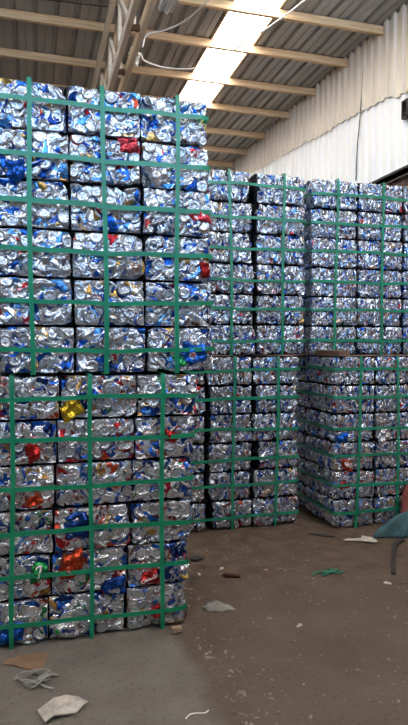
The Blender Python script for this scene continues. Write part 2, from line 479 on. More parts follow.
# ------------------------------------------------------------------ crushed cans
R0, L0 = 0.033, 0.118
def template(NU, rows, lid):
    """rows: list of (s, radius factor, lidflag)"""
    u = np.arange(NU) / NU * 2 * PI
    sv, rv, lv = [], [], []
    for s, r, l in rows: sv.append(s); rv.append(r); lv.append(l)
    n = len(rows)
    S_ = np.repeat(sv, NU); RR = np.repeat(rv, NU); LF = np.repeat(lv, NU); U = np.tile(u, n)
    idx, ln = [], []
    for i in range(n - 1):
        for k in range(NU):
            idx += [i * NU + k, i * NU + (k + 1) % NU, (i + 1) * NU + (k + 1) % NU, (i + 1) * NU + k]; ln.append(4)
    idx += list(range(NU - 1, -1, -1)); ln.append(NU)
    idx += [(n - 1) * NU + k for k in range(NU)]; ln.append(NU)
    return dict(u=U, s=S_, r=RR, l=LF, idx=np.array(idx), ln=np.array(ln), n=n * NU)

def rows_can(nb, detail=True):
    r = []
    if detail:
        r += [(-.475, .30, 1), (-.470, .66, 1), (-.5, .74, 1), (-.49, .80, 1)]     # domed foot
    else:
        r += [(-.5, .75, 1)]
    for i in range(nb):
        r.append((-.46 + .86 * i / (nb - 1), 1.0, 0))
    r += [(.475, .84, 1), (.5, .84, 1), (.5, .77, 1)]
    if detail:
        r += [(.462, .74, 1), (.466, .42, 1), (.478, .34, 1), (.478, .1, 1)]       # rim, recess and tab mound
    else:
        r += [(.47, .70, 1)]
    return r
T_HI = template(20, rows_can(12), True)
T_MD = template(12, rows_can(8, False), True)
T_LO = template(9, rows_can(5, False), False)

SILV = (0.62, 0.64, 0.67); WHITE = (0.76, 0.77, 0.79)
def palette(style):
    """(weight, base, print)"""
    blue = (0.014, 0.12, 0.52); navy = (0.012, 0.045, 0.22); sky = (0.10, 0.34, 0.72); red = (0.46, 0.02, 0.03)
    pal = [(30, SILV, (0.50, 0.53, 0.58)), (14, WHITE, SILV), (13, WHITE, blue), (12, blue, SILV), (7, SILV, sky), (6, navy, SILV),
           (5, blue, navy), (5, red, WHITE), (3, (0.55, 0.07, 0.03), SILV), (4, SILV, red), (4, SILV, (0.55, 0.34, 0.10)), (2, (0.50, 0.26, 0.05), WHITE),
           (2, (0.02, 0.24, 0.08), SILV), (2, (0.05, 0.05, 0.06), SILV), (1, (0.20, 0.09, 0.05), SILV)]
    if style == 'pale':
        w = [18, 18, 20, 14, 16, 5, 5, 3, 1.5, 4, 6, 2, 1, 1.5, 1]
    elif style == 'rich':
        w = [6, 9, 15, 20, 6, 6, 15, 8, 8, 7, 7, 6, 4, 1.5, 2.5]
    elif style == 'farpale':
        w = [20, 13, 18, 14, 20, 8, 6, 3, 1, 4, 2, .7, .8, 2, 1]  # extra blue weight paints blue reflections into the distant cans
    else:
        w = [16, 10, 16, 17, 14, 10, 9, 5, 4, 6, 4, 2, 1.5, 2, 1]  # blue share raised here too, for the reflections on far bales
    w = np.array(w); return w / w.sum(), pal

ENDS = {'rich': .31, 'pale': .26}
def tri(x):
    return np.abs((x / PI) % 2 - 1) * 2 - 1

def rand_unit():
    v = rng.normal(size=3); return v / np.linalg.norm(v)

def piece(T, kind, pal, wr):
    """one crushed can; local frame: x along can, y = outward normal (towards viewer is -y), z width"""
    Ls = L0; rad = R0
    if kind == 'end':          # stamped on its end, lid faces outward
        Ls = rng.uniform(.022, .05)
        cs = np.clip(T['s'], -.46, .40)
        ax = cs * Ls + (T['s'] - cs) * .11; a = T['r'] * rad * np.cos(T['u']); b = T['r'] * rad * np.sin(T['u'])
        if rng.random() < .4: ax = -ax
        p = np.stack([a * rng.uniform(.88, 1.08), -ax, b * rng.uniform(.78, 1.05)], 1)
        lidk = .30
    else:
        Ls = L0 * rng.uniform(.62, 1.0)
        sq = rng.uniform(.22, .5)
        p = np.stack([T['s'] * Ls, T['r'] * rad * np.cos(T['u']) * sq, T['r'] * rad * np.sin(T['u']) * (1 + .55 * (1 - sq))], 1)
        p[:, 1] += rng.uniform(-9, 9) * p[:, 0] ** 2
        p[:, 0] += rng.uniform(-.35, .35) * p[:, 2]
        lidk = .7
    for amp, wl in ((.008, .080), (.0065, .045), (.0055, .026), (.004, .016), (.0028, .010)):
        k = rand_unit() * 2 * PI / wl
        d = rand_unit(); 
        if kind == 'end': d = d * np.array([.75, .4, .75])
        f = np.where(T['l'] > 0, lidk, 1.0)
        p = p + (wr * (.33 if kind == 'end' else 1.0) * amp * f * tri(p @ k + rng.uniform(0, 9)))[:, None] * d[None, :]
    w, pl = pal
    i = rng.choice(len(pl), p=w)
    base = np.tile(np.array(pl[i][1]), (T['n'], 1)); prt = np.tile(np.array(pl[i][2]), (T['n'], 1))
    lid = T['l'] > 0
    sv = np.array(SILV) * rng.uniform(.8, 1.08)
    base[lid] = sv; prt[lid] = sv
    jit = rng.uniform(.82, 1.12); base = np.clip(base * jit, 0, .9); prt = np.clip(prt * jit, 0, .9)
    uv = np.stack([T['u'] * R0, T['s'] * L0, np.full(T['n'], rng.uniform(0, 50))], 1)
    # seam of the wrapped print: mirror the angle so the pattern closes
    uv[:, 0] = np.abs(T['u'] - PI) * R0
    return p, base, prt, uv

def basis(n, roll):
    n = n / np.linalg.norm(n)
    h = np.array([1.0, 0, 0]) if abs(n[0]) < .9 else np.array([0, 0, 1.0])
    a = h - n * (h @ n); a /= np.linalg.norm(a); b = np.cross(a, n)
    x = a * math.cos(roll) + b * math.sin(roll); z = np.cross(x, n)
    return np.stack([x, n, z])          # rows: images of local x, y, z

def soft(v, lim, band):
    a = np.abs(v); t = lim - band
    o = np.where(a > t, t + band * (1 - np.exp(-(np.maximum(a - t, 0)) / band)), a)
    return np.sign(v) * o

def face_cloud(W, H, T, style, pattern, dens, bulge_seed):
    """pieces pressed into a W x H face lying in y>=0, front towards -y. Returns arrays."""
    pal = palette(style)
    Vs, Bs, Ps, Us, I, N = [], [], [], [], [], []; off = 0
    if pattern == 'flat': dx, dz = .042 / dens, .042 / dens
    else: dx, dz = .018 / dens, .044 / dens
    nx = max(2, round(W / dx)); nz = max(2, round(H / dz))
    for layer in range(2 if pattern == 'flat' else 1):
        for i in range(nx):
            for j in range(nz):
                cx = (-.5 + (i + .5 + rng.uniform(-.45, .45)) / nx) * (W - .03)
                cz = (-.5 + (j + .5 + rng.uniform(-.45, .45)) / nz) * (H - .03)
                if pattern == 'flat':
                    kind = 'end' if rng.random() < (ENDS.get(style, .3) if layer == 0 else .15) else 'side'
                    p, b, pr, uv = piece(T, kind, pal, 1.0)
                    t = .24 if kind == 'end' else .55
                    n = np.array([rng.normal() * t, 1, rng.normal() * t])
                    B = basis(n, rng.uniform(0, 2 * PI))
                    cy = (rng.uniform(.010, .020) if kind == 'end' else rng.uniform(.018, .036)) + layer * .016
                else:
                    kind = 'end' if rng.random() < .07 else 'side'
                    p, b, pr, uv = piece(T, kind, pal, 1.15)
                    if kind == 'side':
                        # folded can seen edge-on: thin direction across the brick, long side upright
                        sx = rng.choice([-1, 1])
                        n = np.array([sx, rng.normal() * .35, rng.normal() * .3])
                        if rng.random() < .22: n = np.array([rng.normal() * .5, 1, rng.normal() * .5])
                        B = basis(n, rng.uniform(-.6, .6) + PI / 2)
                        p = p * np.array([.55, .8, .8])
                    else:
                        B = basis(np.array([rng.normal() * .3, 1, rng.normal() * .3]), rng.uniform(0, 6))
                    cy = rng.uniform(.012, .030)
                q = p @ B + np.array([cx, cy, cz])
                Vs.append(q); Bs.append(b); Ps.append(pr); Us.append(uv)
                I.append(T['idx'] + off); N.append(T['ln']); off += T['n']
    V = np.concatenate(Vs)
    hx, hz = W / 2 - .002, H / 2 - .003
    V[:, 0] = soft(V[:, 0], hx, .012); V[:, 2] = soft(V[:, 2], hz, .010)
    # pressed against the mould: front plane with a gentle uneven bulge, edges rounded back
    ph = rng.uniform(0, 9, 4)
    pf = .004 * np.sin(V[:, 0] * 17 + ph[0]) + .004 * np.sin(V[:, 2] * 23 + ph[1]) + .006
    pf = pf + .010 * np.abs(V[:, 0] / hx) ** 14 + .009 * np.abs(V[:, 2] / hz) ** 12
    dep = V[:, 1] - pf
    dep = np.where(dep < .004, .004 + (dep - .004) * .38, dep)
    V[:, 1] = np.maximum(pf + dep, -.009)
    V[:, 1] = np.minimum(V[:, 1], .095)
    return V, np.concatenate(Bs), np.concatenate(Ps), np.concatenate(Us), np.concatenate(I), np.concatenate(N)

def core_box(W, H, D, faces=()):
    z = H / 2 + .001
    xa = -W / 2 + .036 if 'left' in faces else -W / 2 - .004
    xb = W / 2 - .036 if 'right' in faces else W / 2 + .004
    y0, y1 = .038, D - .01
    v = np.array([(a, b, c) for a in (xa, xb) for b in (y0, y1) for c in (-z, z)])
    f = [(0, 1, 3, 2), (4, 6, 7, 5), (0, 4, 5, 1), (2, 3, 7, 6), (0, 2, 6, 4), (1, 5, 7, 3)]
    return v, f

def make_brick(parent, x, y, z, W, H, D, T, style, pattern, dens, faces=('front',), Tside=None, rot=None):
    """brick origin: centre of its front face at mid height"""
    parts = []
    if 'front' in faces:
        parts.append(face_cloud(W, H, T, style, pattern, dens, 0))
    for sd in ('left', 'right'):
        if sd in faces:
            V, b, p, u, I, N = face_cloud(D, H, Tside or T_LO, style, 'edge', dens * .85 if pattern == 'edge' else .9, 0)
            # rotate so that outward -y becomes -x (left) or +x (right)
            if sd == 'left':
                V2 = np.stack([V[:, 1] - W / 2, D / 2 - V[:, 0], V[:, 2]], 1)
            else:
                V2 = np.stack([W / 2 - V[:, 1], D / 2 + V[:, 0], V[:, 2]], 1)
            parts.append((V2, b, p, u, I, N))
    cv, cf = core_box(W, H, D, faces)
    Vs = []; Bs = []; Ps = []; Us = []; I = []; N = []; off = 0
    for V, b, p, u, i, n in parts:
        Vs.append(V); Bs.append(b); Ps.append(p); Us.append(u); I.append(i + off); N.append(n); off += len(V)
    Vs.append(cv); dk = np.tile(np.array([.03, .032, .04]), (8, 1)); Bs.append(dk); Ps.append(dk); Us.append(cv)  # near-black core colour paints the shade between cans and bricks
    I.append(np.array([k for q in cf for k in q]) + off); N.append(np.full(6, 4))
    one = lambda A: np.concatenate([A, np.ones((len(A), 1))], 1)
    me = np_mesh('can_brick', np.concatenate(Vs), np.concatenate(I), np.concatenate(N), M['can'],
                 {'base': ('FLOAT_COLOR', one(np.concatenate(Bs))), 'print': ('FLOAT_COLOR', one(np.concatenate(Ps))),
                  'canuv': ('FLOAT_VECTOR', np.concatenate(Us))})
    o = bpy.data.objects.new('can_brick', me)
    o.location = (x, y, z)
    if rot: o.rotation_euler = rot
    return link(o, parent)

def ribbon(pts, nrm, tang_w, width, thick):
    """closed band; pts list, nrm outward list, tang_w: width direction"""
    mb = MB(); n = len(pts); vs = []
    w = Vector(tang_w)
    for p, nn in zip(pts, nrm):
        p = Vector(p); nn = Vector(nn)
        for a, t in ((-1, 0), (1, 0), (1, 1), (-1, 1)):
            vs.append(p + w * (a * width / 2) + nn * (t * thick))
    fs = []
    for i in range(n):
        j = (i + 1) % n
        for k in range(4):
            l = (k + 1) % 4
            fs.append((4 * i + k, 4 * j + k, 4 * j + l, 4 * i + l))
    mb.add(vs, fs); return mb

def bundle(name_label, loc, cols, rows_z, depth, pattern, style, T, dens, exposed, nback, strap_w, group,
           hskip=(), shift=None, vx=None, tilt=0.0, gapcols=None, seed=0):
    """cols: list of (x0,x1) relative to loc, rows_z: boundaries relative to loc. Front at local y=0."""
    rr = random.Random(seed)
    root = empty('can_bale', loc); tag(root, name_label, 'bale', group)
    D = depth / nback
    x0, x1 = cols[0][0], cols[-1][1]; z0, z1 = rows_z[0], rows_z[-1]
    bricks = {}
    for r in range(len(rows_z) - 1):
        H = rows_z[r + 1] - rows_z[r]
        sx = shift(r) if shift else 0.0
        for c, (a, b) in enumerate(cols):
            ja, jb = rr.uniform(-.003, .003), rr.uniform(-.003, .003)
            if gapcols and (c, r) in gapcols:
                g0, g1 = gapcols[(c, r)]; ja += g0; jb -= g1
            W = b + jb - (a + ja) - .004
            faces = ['front']
            if c == 0 and 'left' in exposed: faces.append('left')
            if c == len(cols) - 1 and 'right' in exposed: faces.append('right')
            o = make_brick(root, (a + ja + b + jb) / 2 + sx, rr.uniform(-.004, .012), (rows_z[r] + rows_z[r + 1]) / 2,
                           W, H - .004, D, T, style, pattern, dens, faces,
                           rot=(0, rr.uniform(-.008, .008), rr.uniform(-.012, .012)))
            bricks[(c, r)] = o
            if len(faces) > 1:
                for d in range(1, nback):
                    make_brick(root, (a + b) / 2 + sx, D * d + .01, (rows_z[r] + rows_z[r + 1]) / 2,
                               b - a - .006, H - .004, D - .008, T_LO, style, pattern, dens, faces[1:])
    # straps: one round each course, one over each column
    fy, by = -.016, depth + .012
    for r in range(len(rows_z) - 1):
        if r in hskip: continue
        zc = (rows_z[r] + rows_z[r + 1]) / 2 + rr.uniform(-.012, .012)
        sx = shift(r) if shift else 0.0
        t0, t1 = rr.uniform(-.010, .010) + tilt, rr.uniform(-.010, .010) - tilt
        ph = rr.uniform(0, 6); pts = []; nr = []
        n = 26; l, rgt = x0 - .002 + sx, x1 + .002 + sx
        for i in range(n + 1):
            f = i / n; x = l + (rgt - l) * f
            z = zc + t0 * (1 - f) + t1 * f + .004 * math.sin(f * 7 + ph) + .002 * math.sin(f * 19 + ph)
            edge = .020 * (abs(f - .5) * 2) ** 24
            pts.append((x, fy + edge + .003 * math.sin(f * 15 + ph), z)); nr.append((0, -1, 0))
        for i in range(1, 9):
            f = i / 9; pts.append((rgt + .002 * math.sin(i), fy + (by - fy) * f, zc + t1 + .005 * math.sin(f * 5))); nr.append((1, 0, 0))
        pts.append((rgt, by, zc)); nr.append((0, 1, 0)); pts.append((l, by, zc)); nr.append((0, 1, 0))
        for i in range(8, 0, -1):
            f = i / 9; pts.append((l + .002 * math.sin(i), fy + (by - fy) * f, zc + t0 + .005 * math.sin(f * 4))); nr.append((-1, 0, 0))
        ribbon(pts, nr, (0, 0, 1), strap_w * rr.uniform(.92, 1.08), .0016).build('strap', M['strap'], root)
    for c, (a, b) in enumerate(cols):
        xc = (vx[c] if vx else (a + b) / 2)
        xt, xb = (xc if not isinstance(xc, tuple) else xc[1]), (xc if not isinstance(xc, tuple) else xc[0])
        xt += rr.uniform(-.006, .006); xb += rr.uniform(-.006, .006)
        ph = rr.uniform(0, 6); pts = []; nr = []; n = 30
        fz = fy - .0022
        for i in range(n + 1):
            f = i / n; z = z0 + (z1 - z0) * f
            pts.append((xb + (xt - xb) * f + .004 * math.sin(f * 6 + ph), fz + .008 * (abs(f - .5) * 2) ** 24, z - .003 * (f < .01) + .002 * (f > .99))); nr.append((0, -1, 0))
        for i in range(1, 6):
            f = i / 5; pts.append((xt, fz + (by - fz) * f, z1 + .002)); nr.append((0, 0, 1))
        pts.append((xt, by, z0 - .003)); nr.append((0, 1, 0))
        for i in range(4, 0, -1):
            f = i / 5; pts.append((xb, fz + (by - fz) * f, z0 - .003)); nr.append((0, 0, -1))
        ribbon(pts, nr, (1, 0, 0), strap_w * rr.uniform(.92, 1.08), .0016).build('strap', M['strap'], root)
    return root, bricks

def rows(n, H, base=0.003):
    return [base + (H - base) * i / n for i in range(n + 1)]

GRP = 'strapped bales of crushed cans'
# front left: lower and upper
LL, LLb = bundle('bale of crushed cans on the concrete, nearest at the left, lower of its stack', (0.07, 2.925, 0),
                 [(-.375, 0), (0, .377), (.377, .690)], rows(6, 1.305), .72, 'flat', 'rich', T_HI, 1.0, ('right',), 2, .022, GRP,
                 shift=lambda r: -.015 + .012 * r, vx=[(-.185, -.175), (.185, .185), (.535, .545)], tilt=.006, seed=3)
LU, LUb = bundle('strapped bale of pale silver and blue cans, nearest on the left, upper of its stack', (0.17, 2.925, 1.308),
                 [(-.355, 0), (0, .355), (.355, .705)], rows(6, 1.392), .72, 'flat', 'pale', T_HI, 1.0, ('right',), 2, .022, GRP,
                 shift=lambda r: .018 - .006 * r, vx=[-.185, (.165, .150), (.52, .525)], seed=5)
# middle: lower and upper
gl = {(1, 4): (.03, 0), (1, 3): (.03, .0), (1, 2): (.02, .0), (2, 2): (.05, 0), (1, 0): (.05, 0), (2, 4): (.02, 0), (1, 1): (.02, .01)}
ML, MLb = bundle('bale of finely folded silver cans on the dirt floor, lower of the middle stack', (0.90, 4.36, 0),
                 [(0, .365), (.370, .752), (.755, 1.150)], rows(6, 1.36), .75, 'edge', 'far', T_MD, 1.0, ('right',), 2, .021, GRP,
                 gapcols=gl, vx=[.19, (.575, .60), (.94, .965)], seed=8)
gu = {(1, 5): (0, .06), (1, 4): (0, .03), (1, 3): (0, .035), (1, 2): (.0, .01), (1, 1): (.0, .02)}
MU, MUb = bundle('bale of folded cans with dark gaps between columns, upper of the middle stack', (0.92, 4.39, 1.368),
                 [(0, .36), (.365, .772), (.775, 1.196)], rows(6, 1.445), .75, 'edge', 'farpale', T_MD, 1.0, ('right',), 2, .021, GRP,
                 gapcols=gu, vx=[.19, (.56, .545), (.985, 1.0)], tilt=-.004, seed=13)
# right: lower and upper
RL, RLb = bundle('strapped bale of crushed cans with its shaded left side showing, lower of the right stack', (2.245, 4.135, 0),
                 [(0, .368), (.372, .735), (.74, 1.10)], rows(6, 1.36), .82, 'edge', 'far', T_MD, .95, ('left',), 3, .021, GRP,
                 vx=[(.185, .225), .56, .93], seed=21)
RU, RUb = bundle('strapped bale of pale bluish cans under the white wall, upper of the right stack', (2.225, 4.50, 1.362),
                 [(0, .435), (.442, .88), (.887, 1.32)], rows(6, 1.48), .75, 'edge', 'farpale', T_MD, 1.0, ('left',), 2, .021, GRP,
                 vx=[(.20, .225), (.65, .66), 1.1], tilt=.0, seed=34)

# timber bearers under the upper right bale
for k, (x, lb) in enumerate(((2.305, 'short brown timber bearer poking out between the two right bales'),)):
    mb = MB(); mb.box(-.045, .045, 0, .385, 0, .046, .003)
    o = mb.build('timber_bearer', M['board'], loc=(x, 4.10, 1.363), bevel=.004)
    tag(o, lb, 'timber')

# ------------------------------------------------------------------ single cans that stand out (sub-parts of their brick)
def surf(x, z, sd):
    return 1.5 * (.0035 * tri(np.array(x * 95 + z * 40 + sd)) + .003 * tri(np.array(z * 120 - x * 35 + 2 * sd)) + .0015 * tri(np.array(x * 260 + sd)))

def standout(brick, X, Z, w, h, roll, mt, label, sd, marks=(), front=-.0115):
    """flattened can pressed on the face of a brick; X,Z world, marks: list of (kind, material, data)"""
    root = brick.parent
    lx = X - root.location.x - brick.location.x; lz = Z - root.location.z - brick.location.z
    nx, nz = 13, 11; vs = []; fs = []
    r_ = random.Random(sd)
    ca, sa = math.cos(roll), math.sin(roll)
    amp = [r_.uniform(-.17, .17) for _ in range(8)]
    def pos(u, v, d=0.0):
        a = math.atan2(v, u)
        k = 1 + amp[0] * math.sin(2 * a + amp[1] * 20) + amp[2] * math.sin(3 * a + amp[3] * 20) + .5 * amp[4] * math.sin(5 * a)
        # squircle
        x = u * math.sqrt(1 - .12 * v * v) * w / 2 * k; z = v * math.sqrt(1 - .12 * u * u) * h / 2 * k
        y = float(surf(x, z, sd)) + .014 * max(abs(u), abs(v)) ** 8 - d
        return (lx + x * ca - z * sa, front - brick.location.y + y, lz + x * sa + z * ca)
    for j in range(nz):
        for i in range(nx):
            vs.append(pos(-1 + 2 * i / (nx - 1), -1 + 2 * j / (nz - 1)))
    n = nx * nz
    for j in range(nz):
        for i in range(nx):
            p = vs[j * nx + i]; vs.append((p[0], p[1] + .016, p[2]))
    for j in range(nz - 1):
        for i in range(nx - 1):
            a = j * nx + i
            if (i + j) % 2: fs += [(a, a + 1, a + nx + 1), (a, a + nx + 1, a + nx)]
            else: fs += [(a, a + 1, a + nx), (a + 1, a + nx + 1, a + nx)]
            fs.append((n + a + nx, n + a + nx + 1, n + a + 1, n + a))
    bd = [i for i in range(nx)] + [j * nx + nx - 1 for j in range(1, nz)] + [(nz - 1) * nx + i for i in range(nx - 2, -1, -1)] + [j * nx for j in range(nz - 2, 0, -1)]
    for i in range(len(bd)):
        a, b_ = bd[i], bd[(i + 1) % len(bd)]
        fs.append((b_, a, a + n, b_ + n))
    mb = MB(); mb.add(vs, fs)
    o = mb.build('flattened_can', M['can'], brick); o['label'] = label
    cc = [k for k in P if P[k] is mt][0]; cc = np.array(PC[cc]); nv = len(vs)
    for an, fac in (('base', 1.0), ('print', .8)):
        at = o.data.attributes.new(an, 'FLOAT_COLOR', 'POINT')
        at.data.foreach_set('color', np.tile(np.append(cc * fac, 1.0), nv).astype(np.float32))
    at = o.data.attributes.new('canuv', 'FLOAT_VECTOR', 'POINT')
    at.data.foreach_set('vector', np.array([(p[0], p[2], sd) for p in vs], dtype=np.float32).ravel())
    # printed marks are thin ink shapes lying on this same wrinkled skin (joined into the can, own material)
    me = o.data
    if marks:
        import bmesh
        bm = bmesh.new(); bm.from_mesh(me)
        for kind, mm, dat in marks:
            me.materials.append(mm); mi = len(me.materials) - 1
            tris = []
            if kind == 'poly':        # list of (u,v) polygons as triangle fans about the centroid
                for pl in dat:
                    cu = sum(p[0] for p in pl) / len(pl); cv = sum(p[1] for p in pl) / len(pl)
                    for i in range(len(pl)):
                        tris.append(((cu, cv), pl[i], pl[(i + 1) % len(pl)]))
            elif kind == 'text':
                body, cu, cv, size, shear, rot = dat
                cuv = bpy.data.curves.new('lettering', 'FONT'); cuv.body = body; cuv.align_x = 'CENTER'; cuv.align_y = 'CENTER'
                cuv.size = 1.0; cuv.shear = shear; cuv.resolution_u = 2; cuv.offset = .02
                to = bpy.data.objects.new('lettering', cuv); link(to)
                dg = bpy.context.evaluated_depsgraph_get()
                tm = bpy.data.meshes.new_from_object(to.evaluated_get(dg))
                tm.calc_loop_triangles()
                cr, sr = math.cos(rot), math.sin(rot)
                for t in tm.loop_triangles:
                    q = []
                    for vi in t.vertices:
                        c = tm.vertices[vi].co
                        px, pz = (c.x * cr - c.y * sr) * size, (c.x * sr + c.y * cr) * size
                        q.append((cu + px / (w / 2), cv + pz / (h / 2)))
                    tris.append(tuple(q))
                bpy.data.objects.remove(to); bpy.data.meshes.remove(tm); bpy.data.curves.remove(cuv)
            lift = .0016 + .0004 * mi
            for t in tris:
                # subdivide once so the ink follows the creases
                m01 = ((t[0][0] + t[1][0]) / 2, (t[0][1] + t[1][1]) / 2); m12 = ((t[1][0] + t[2][0]) / 2, (t[1][1] + t[2][1]) / 2); m20 = ((t[2][0] + t[0][0]) / 2, (t[2][1] + t[0][1]) / 2)
                for s in ((t[0], m01, m20), (m01, t[1], m12), (m20, m12, t[2]), (m01, m12, m20)):
                    vv = [bm.verts.new(pos(max(-1, min(1, p[0])), max(-1, min(1, p[1])), lift)) for p in s]
                    f = bm.faces.new(vv); f.material_index = mi
        bm.to_mesh(me); bm.free()
    return o

def disc(cu, cv, ru, rv, n=20, a0=0, a1=2 * PI):
    return [(cu + ru * math.cos(a0 + (a1 - a0) * i / n), cv + rv * math.sin(a0 + (a1 - a0) * i / n)) for i in range(n + (0 if a1 - a0 > 6.2 else 1))]

# the upper left bale
standout(LUb[(2, 0)], .785, 1.405, .135, .105, -.15, P['blue'], 'bright blue flattened can with a round white and red emblem', 4,
         [('poly', P['white'], [disc(-.12, -.2, .25, .31)]),
          ('poly', P['orange'], [disc(-.10, -.17, .18, .23)]),
          ('poly', P['blue'], [disc(-.12, -.31, .15, .11)])])
standout(LUb[(2, 0)], .715, 1.372, .085, .05, -.5, P['green'], 'shiny green flattened can beside the blue one', 9)
standout(LUb[(1, 2)], .480, 1.855, .088, .12, .08, P['white'], 'flattened can with a blue banner and rows of small brown-red lettering', 6,
         [('poly', P['blue'], [[(-.9, .15), (.85, .35), (.9, .85), (-.85, .7)]]),
          ('text', P['brown'], ('S8S8', 0, -.10, .026, .1, 0)), ('text', P['brown'], ('8S8S', 0, -.50, .026, .1, 0)),
          ('text', P['white'], ('ouuo', 0, .50, .026, .3, .1)),
          ('poly', P['yellow'], [[(.72, -.8), (.95, -.8), (.95, .1), (.78, .1)]]),
          ('poly', P['red'], [disc(-.3, .88, .25, .1)])])
standout(LUb[(1, 4)], .455, 2.43, .105, .075, .1, P['pink'], 'crumpled red flattened can', 12)
standout(LUb[(2, 3)], .82, 2.105, .10, .055, .1, P['pink'], 'crumpled red flattened can', 15, [('poly', P['white'], [disc(.3, .3, .18, .3), disc(-.5, -.2, .12, .4)])])
standout(LUb[(2, 2)], .845, 1.835, .055, .075, .1, P['red'], 'small red flattened can', 18)
standout(LUb[(0, 4)], -.09, 2.275, .11, .09, .1, P['blue'], 'broad bright blue flattened can', 22)
standout(LUb[(2, 4)], .60, 2.30, .095, .085, .1, P['white'], 'rounded pale grey-blue flattened can', 24)
# the lower left bale
standout(LLb[(2, 1)], .555, .268, .088, .068, .06, P['red'], 'deep red flattened can with white script', 27,
         [('text', P['white'], ('Coca-Cola', 0, .05, .021, .35, .28))])
standout(LLb[(2, 1)], .73, .285, .055, .075, -.05, P['white'], 'white flattened can with dark letters and an orange foot', 29,
         [('poly', P['yellow'], [[(-.85, -.95), (.85, -.95), (.85, -.5), (-.85, -.5)]]), ('text', P['navy'], ('KKL', 0, -.1, .024, 0, 0))])
standout(LLb[(1, 1)], .165, .37, .105, .13, .05, P['orange'], 'large orange-red flattened can', 31,
         [('poly', P['white'], [disc(-.2, -.45, .05, .04), disc(0, -.45, .06, .05), disc(.2, -.4, .05, .04), disc(-.1, -.6, .07, .04), disc(.15, -.62, .07, .04), disc(-.3, -.3, .05, .04)])])
standout(LLb[(1, 1)], .375, .245, .115, .085, .1, P['navy'], 'large dark blue flattened can with white lettering', 33,
         [('text', P['white'], ('TASTE', -.15, -.38, .019, .2, .12)), ('text', P['white'], ('THAT', -.05, -.66, .017, .2, .12))])
standout(LLb[(0, 1)], .012, .352, .085, .085, .15, P['green'], 'green flattened can with a big white 7', 36,
         [('text', P['white'], ('7', -.05, .05, .075, .2, .15)), ('poly', P['pink'], [disc(.28, .48, .16, .16)])])
standout(LLb[(1, 5)], .17, 1.135, .11, .085, .5, P['yellow'], 'crumpled yellow flattened can', 38)
standout(LLb[(0, 4)], -.01, .935, .06, .085, .2, P['red'], 'crumpled red flattened can', 40)
standout(LLb[(2, 4)], .66, .985, .08, .055, -.4, P['red'], 'crumpled red flattened can', 42)
standout(LLb[(0, 3)], -.01, .70, .075, .05, .4, P['orange'], 'orange-red flattened can', 44)
standout(LLb[(0, 0)], -.12, .07, .13, .09, 0, P['blue'], 'blue flattened can low in the corner', 46)
standout(LLb[(1, 2)], .19, .565, .12, .13, .1, P['navy'], 'dark blue flattened can', 48)
standout(LLb[(2, 0)], .60, .09, .075, .06, .2, P['red'], 'red flattened can at the bottom', 50)
standout(LLb[(1, 0)], .14, .055, .12, .07, 0, P['silver'], 'silver flattened can with green marks', 51, [('poly', P['green'], [disc(-.7, .1, .18, .3)]), ('text', P['navy'], ('Mary', .1, 0, .035, .3, 0))])
# the right lower bale
standout(RLb[(0, 2)], 2.365, .50, .085, .085, -.08, P['orange'], 'orange-red flattened can with a white 90', 52,
         [('text', P['white'], ('90', 0, .1, .06, 0, -.1))])
standout(RLb[(0, 3)], 2.32, .62 + .10, .09, .07, .1, P['blue'], 'blue flattened can', 55)
standout(RLb[(0, 1)], 2.33, .345, .08, .055, .3, P['red'], 'red flattened can', 57)
standout(RLb[(1, 3)], 2.70, .72, .12, .10, .4, P['white'], 'pale flattened can', 59)

# ------------------------------------------------------------------ things lying on the floor
def slab(name, outline, thick, mt, loc, rz, label, cat, wr=.004, seed=0, group=None, lift=.0):
    """thin crumpled sheet: outline polygon filled by rings, wavy, standing on the floor"""
    r_ = random.Random(seed); n = len(outline)
    rings = [1.0, .72, .42, .16]; vs = []
    ph = [r_.uniform(0, 6) for _ in range(4)]
    def hgt(x, y): return lift + wr * (1 + .6 * math.sin(x * 70 + ph[0]) * math.cos(y * 60 + ph[1]) + .4 * math.sin(x * 150 + y * 120 + ph[2]))
    for side in (0, 1):
        for k in rings:
            for (x, y) in outline:
                X, Y = x * k, y * k
                z = hgt(X, Y)
                vs.append((X, Y, max(.0008, z) + (thick if side else 0)))
    m = n * len(rings); fs = []
    for i in range(len(rings) - 1):
        for k in range(n):
            a, b_ = i * n + k, i * n + (k + 1) % n
            fs.append((b_, a, a + n, b_ + n)); fs.append((m + a, m + b_, m + b_ + n, m + a + n))
    l = (len(rings) - 1) * n
    fs.append(tuple(l + k for k in range(n - 1, -1, -1))); fs.append(tuple(m + l + k for k in range(n)))
    for k in range(n):
        fs.append((k, (k + 1) % n, m + (k + 1) % n, m + k))
    zmin = min(v[2] for v in vs)
    mb = MB(); mb.add([(x, y, z - zmin) for x, y, z in vs], fs)
    o = mb.build(name, mt, loc=(loc[0], loc[1], .0005)); o.rotation_euler = (0, 0, rz)
    tag(o, label, cat, group); return o

slab('cardboard_scrap', [(-.105, .008), (-.10, -.018), (-.06, -.022), (-.02, -.05), (.04, -.075), (.075, -.07), (.088, .0), (.09, .075), (.05, .07), (.0, .062), (-.045, .06), (-.06, .035), (-.095, .03)], .004, M['card'],
     (-.045, 2.775), -.15, 'flat brown cardboard scrap lying in front of the left bale', 'cardboard', .002, 2)
slab('paper_scrap', [(-.085, -.01), (-.065, -.055), (-.05, -.085), (-.02, -.06), (.03, -.045), (.065, -.035), (.085, -.02), (.09, .0), (.11, .03), (.085, .045), (.07, .07), (.02, .075), (-.03, .06), (-.07, .035)], .006, M['paper'],
     (.085, 2.365), -.1, 'crumpled dirty white paper, nearest litter to the camera', 'paper', .012, 5)
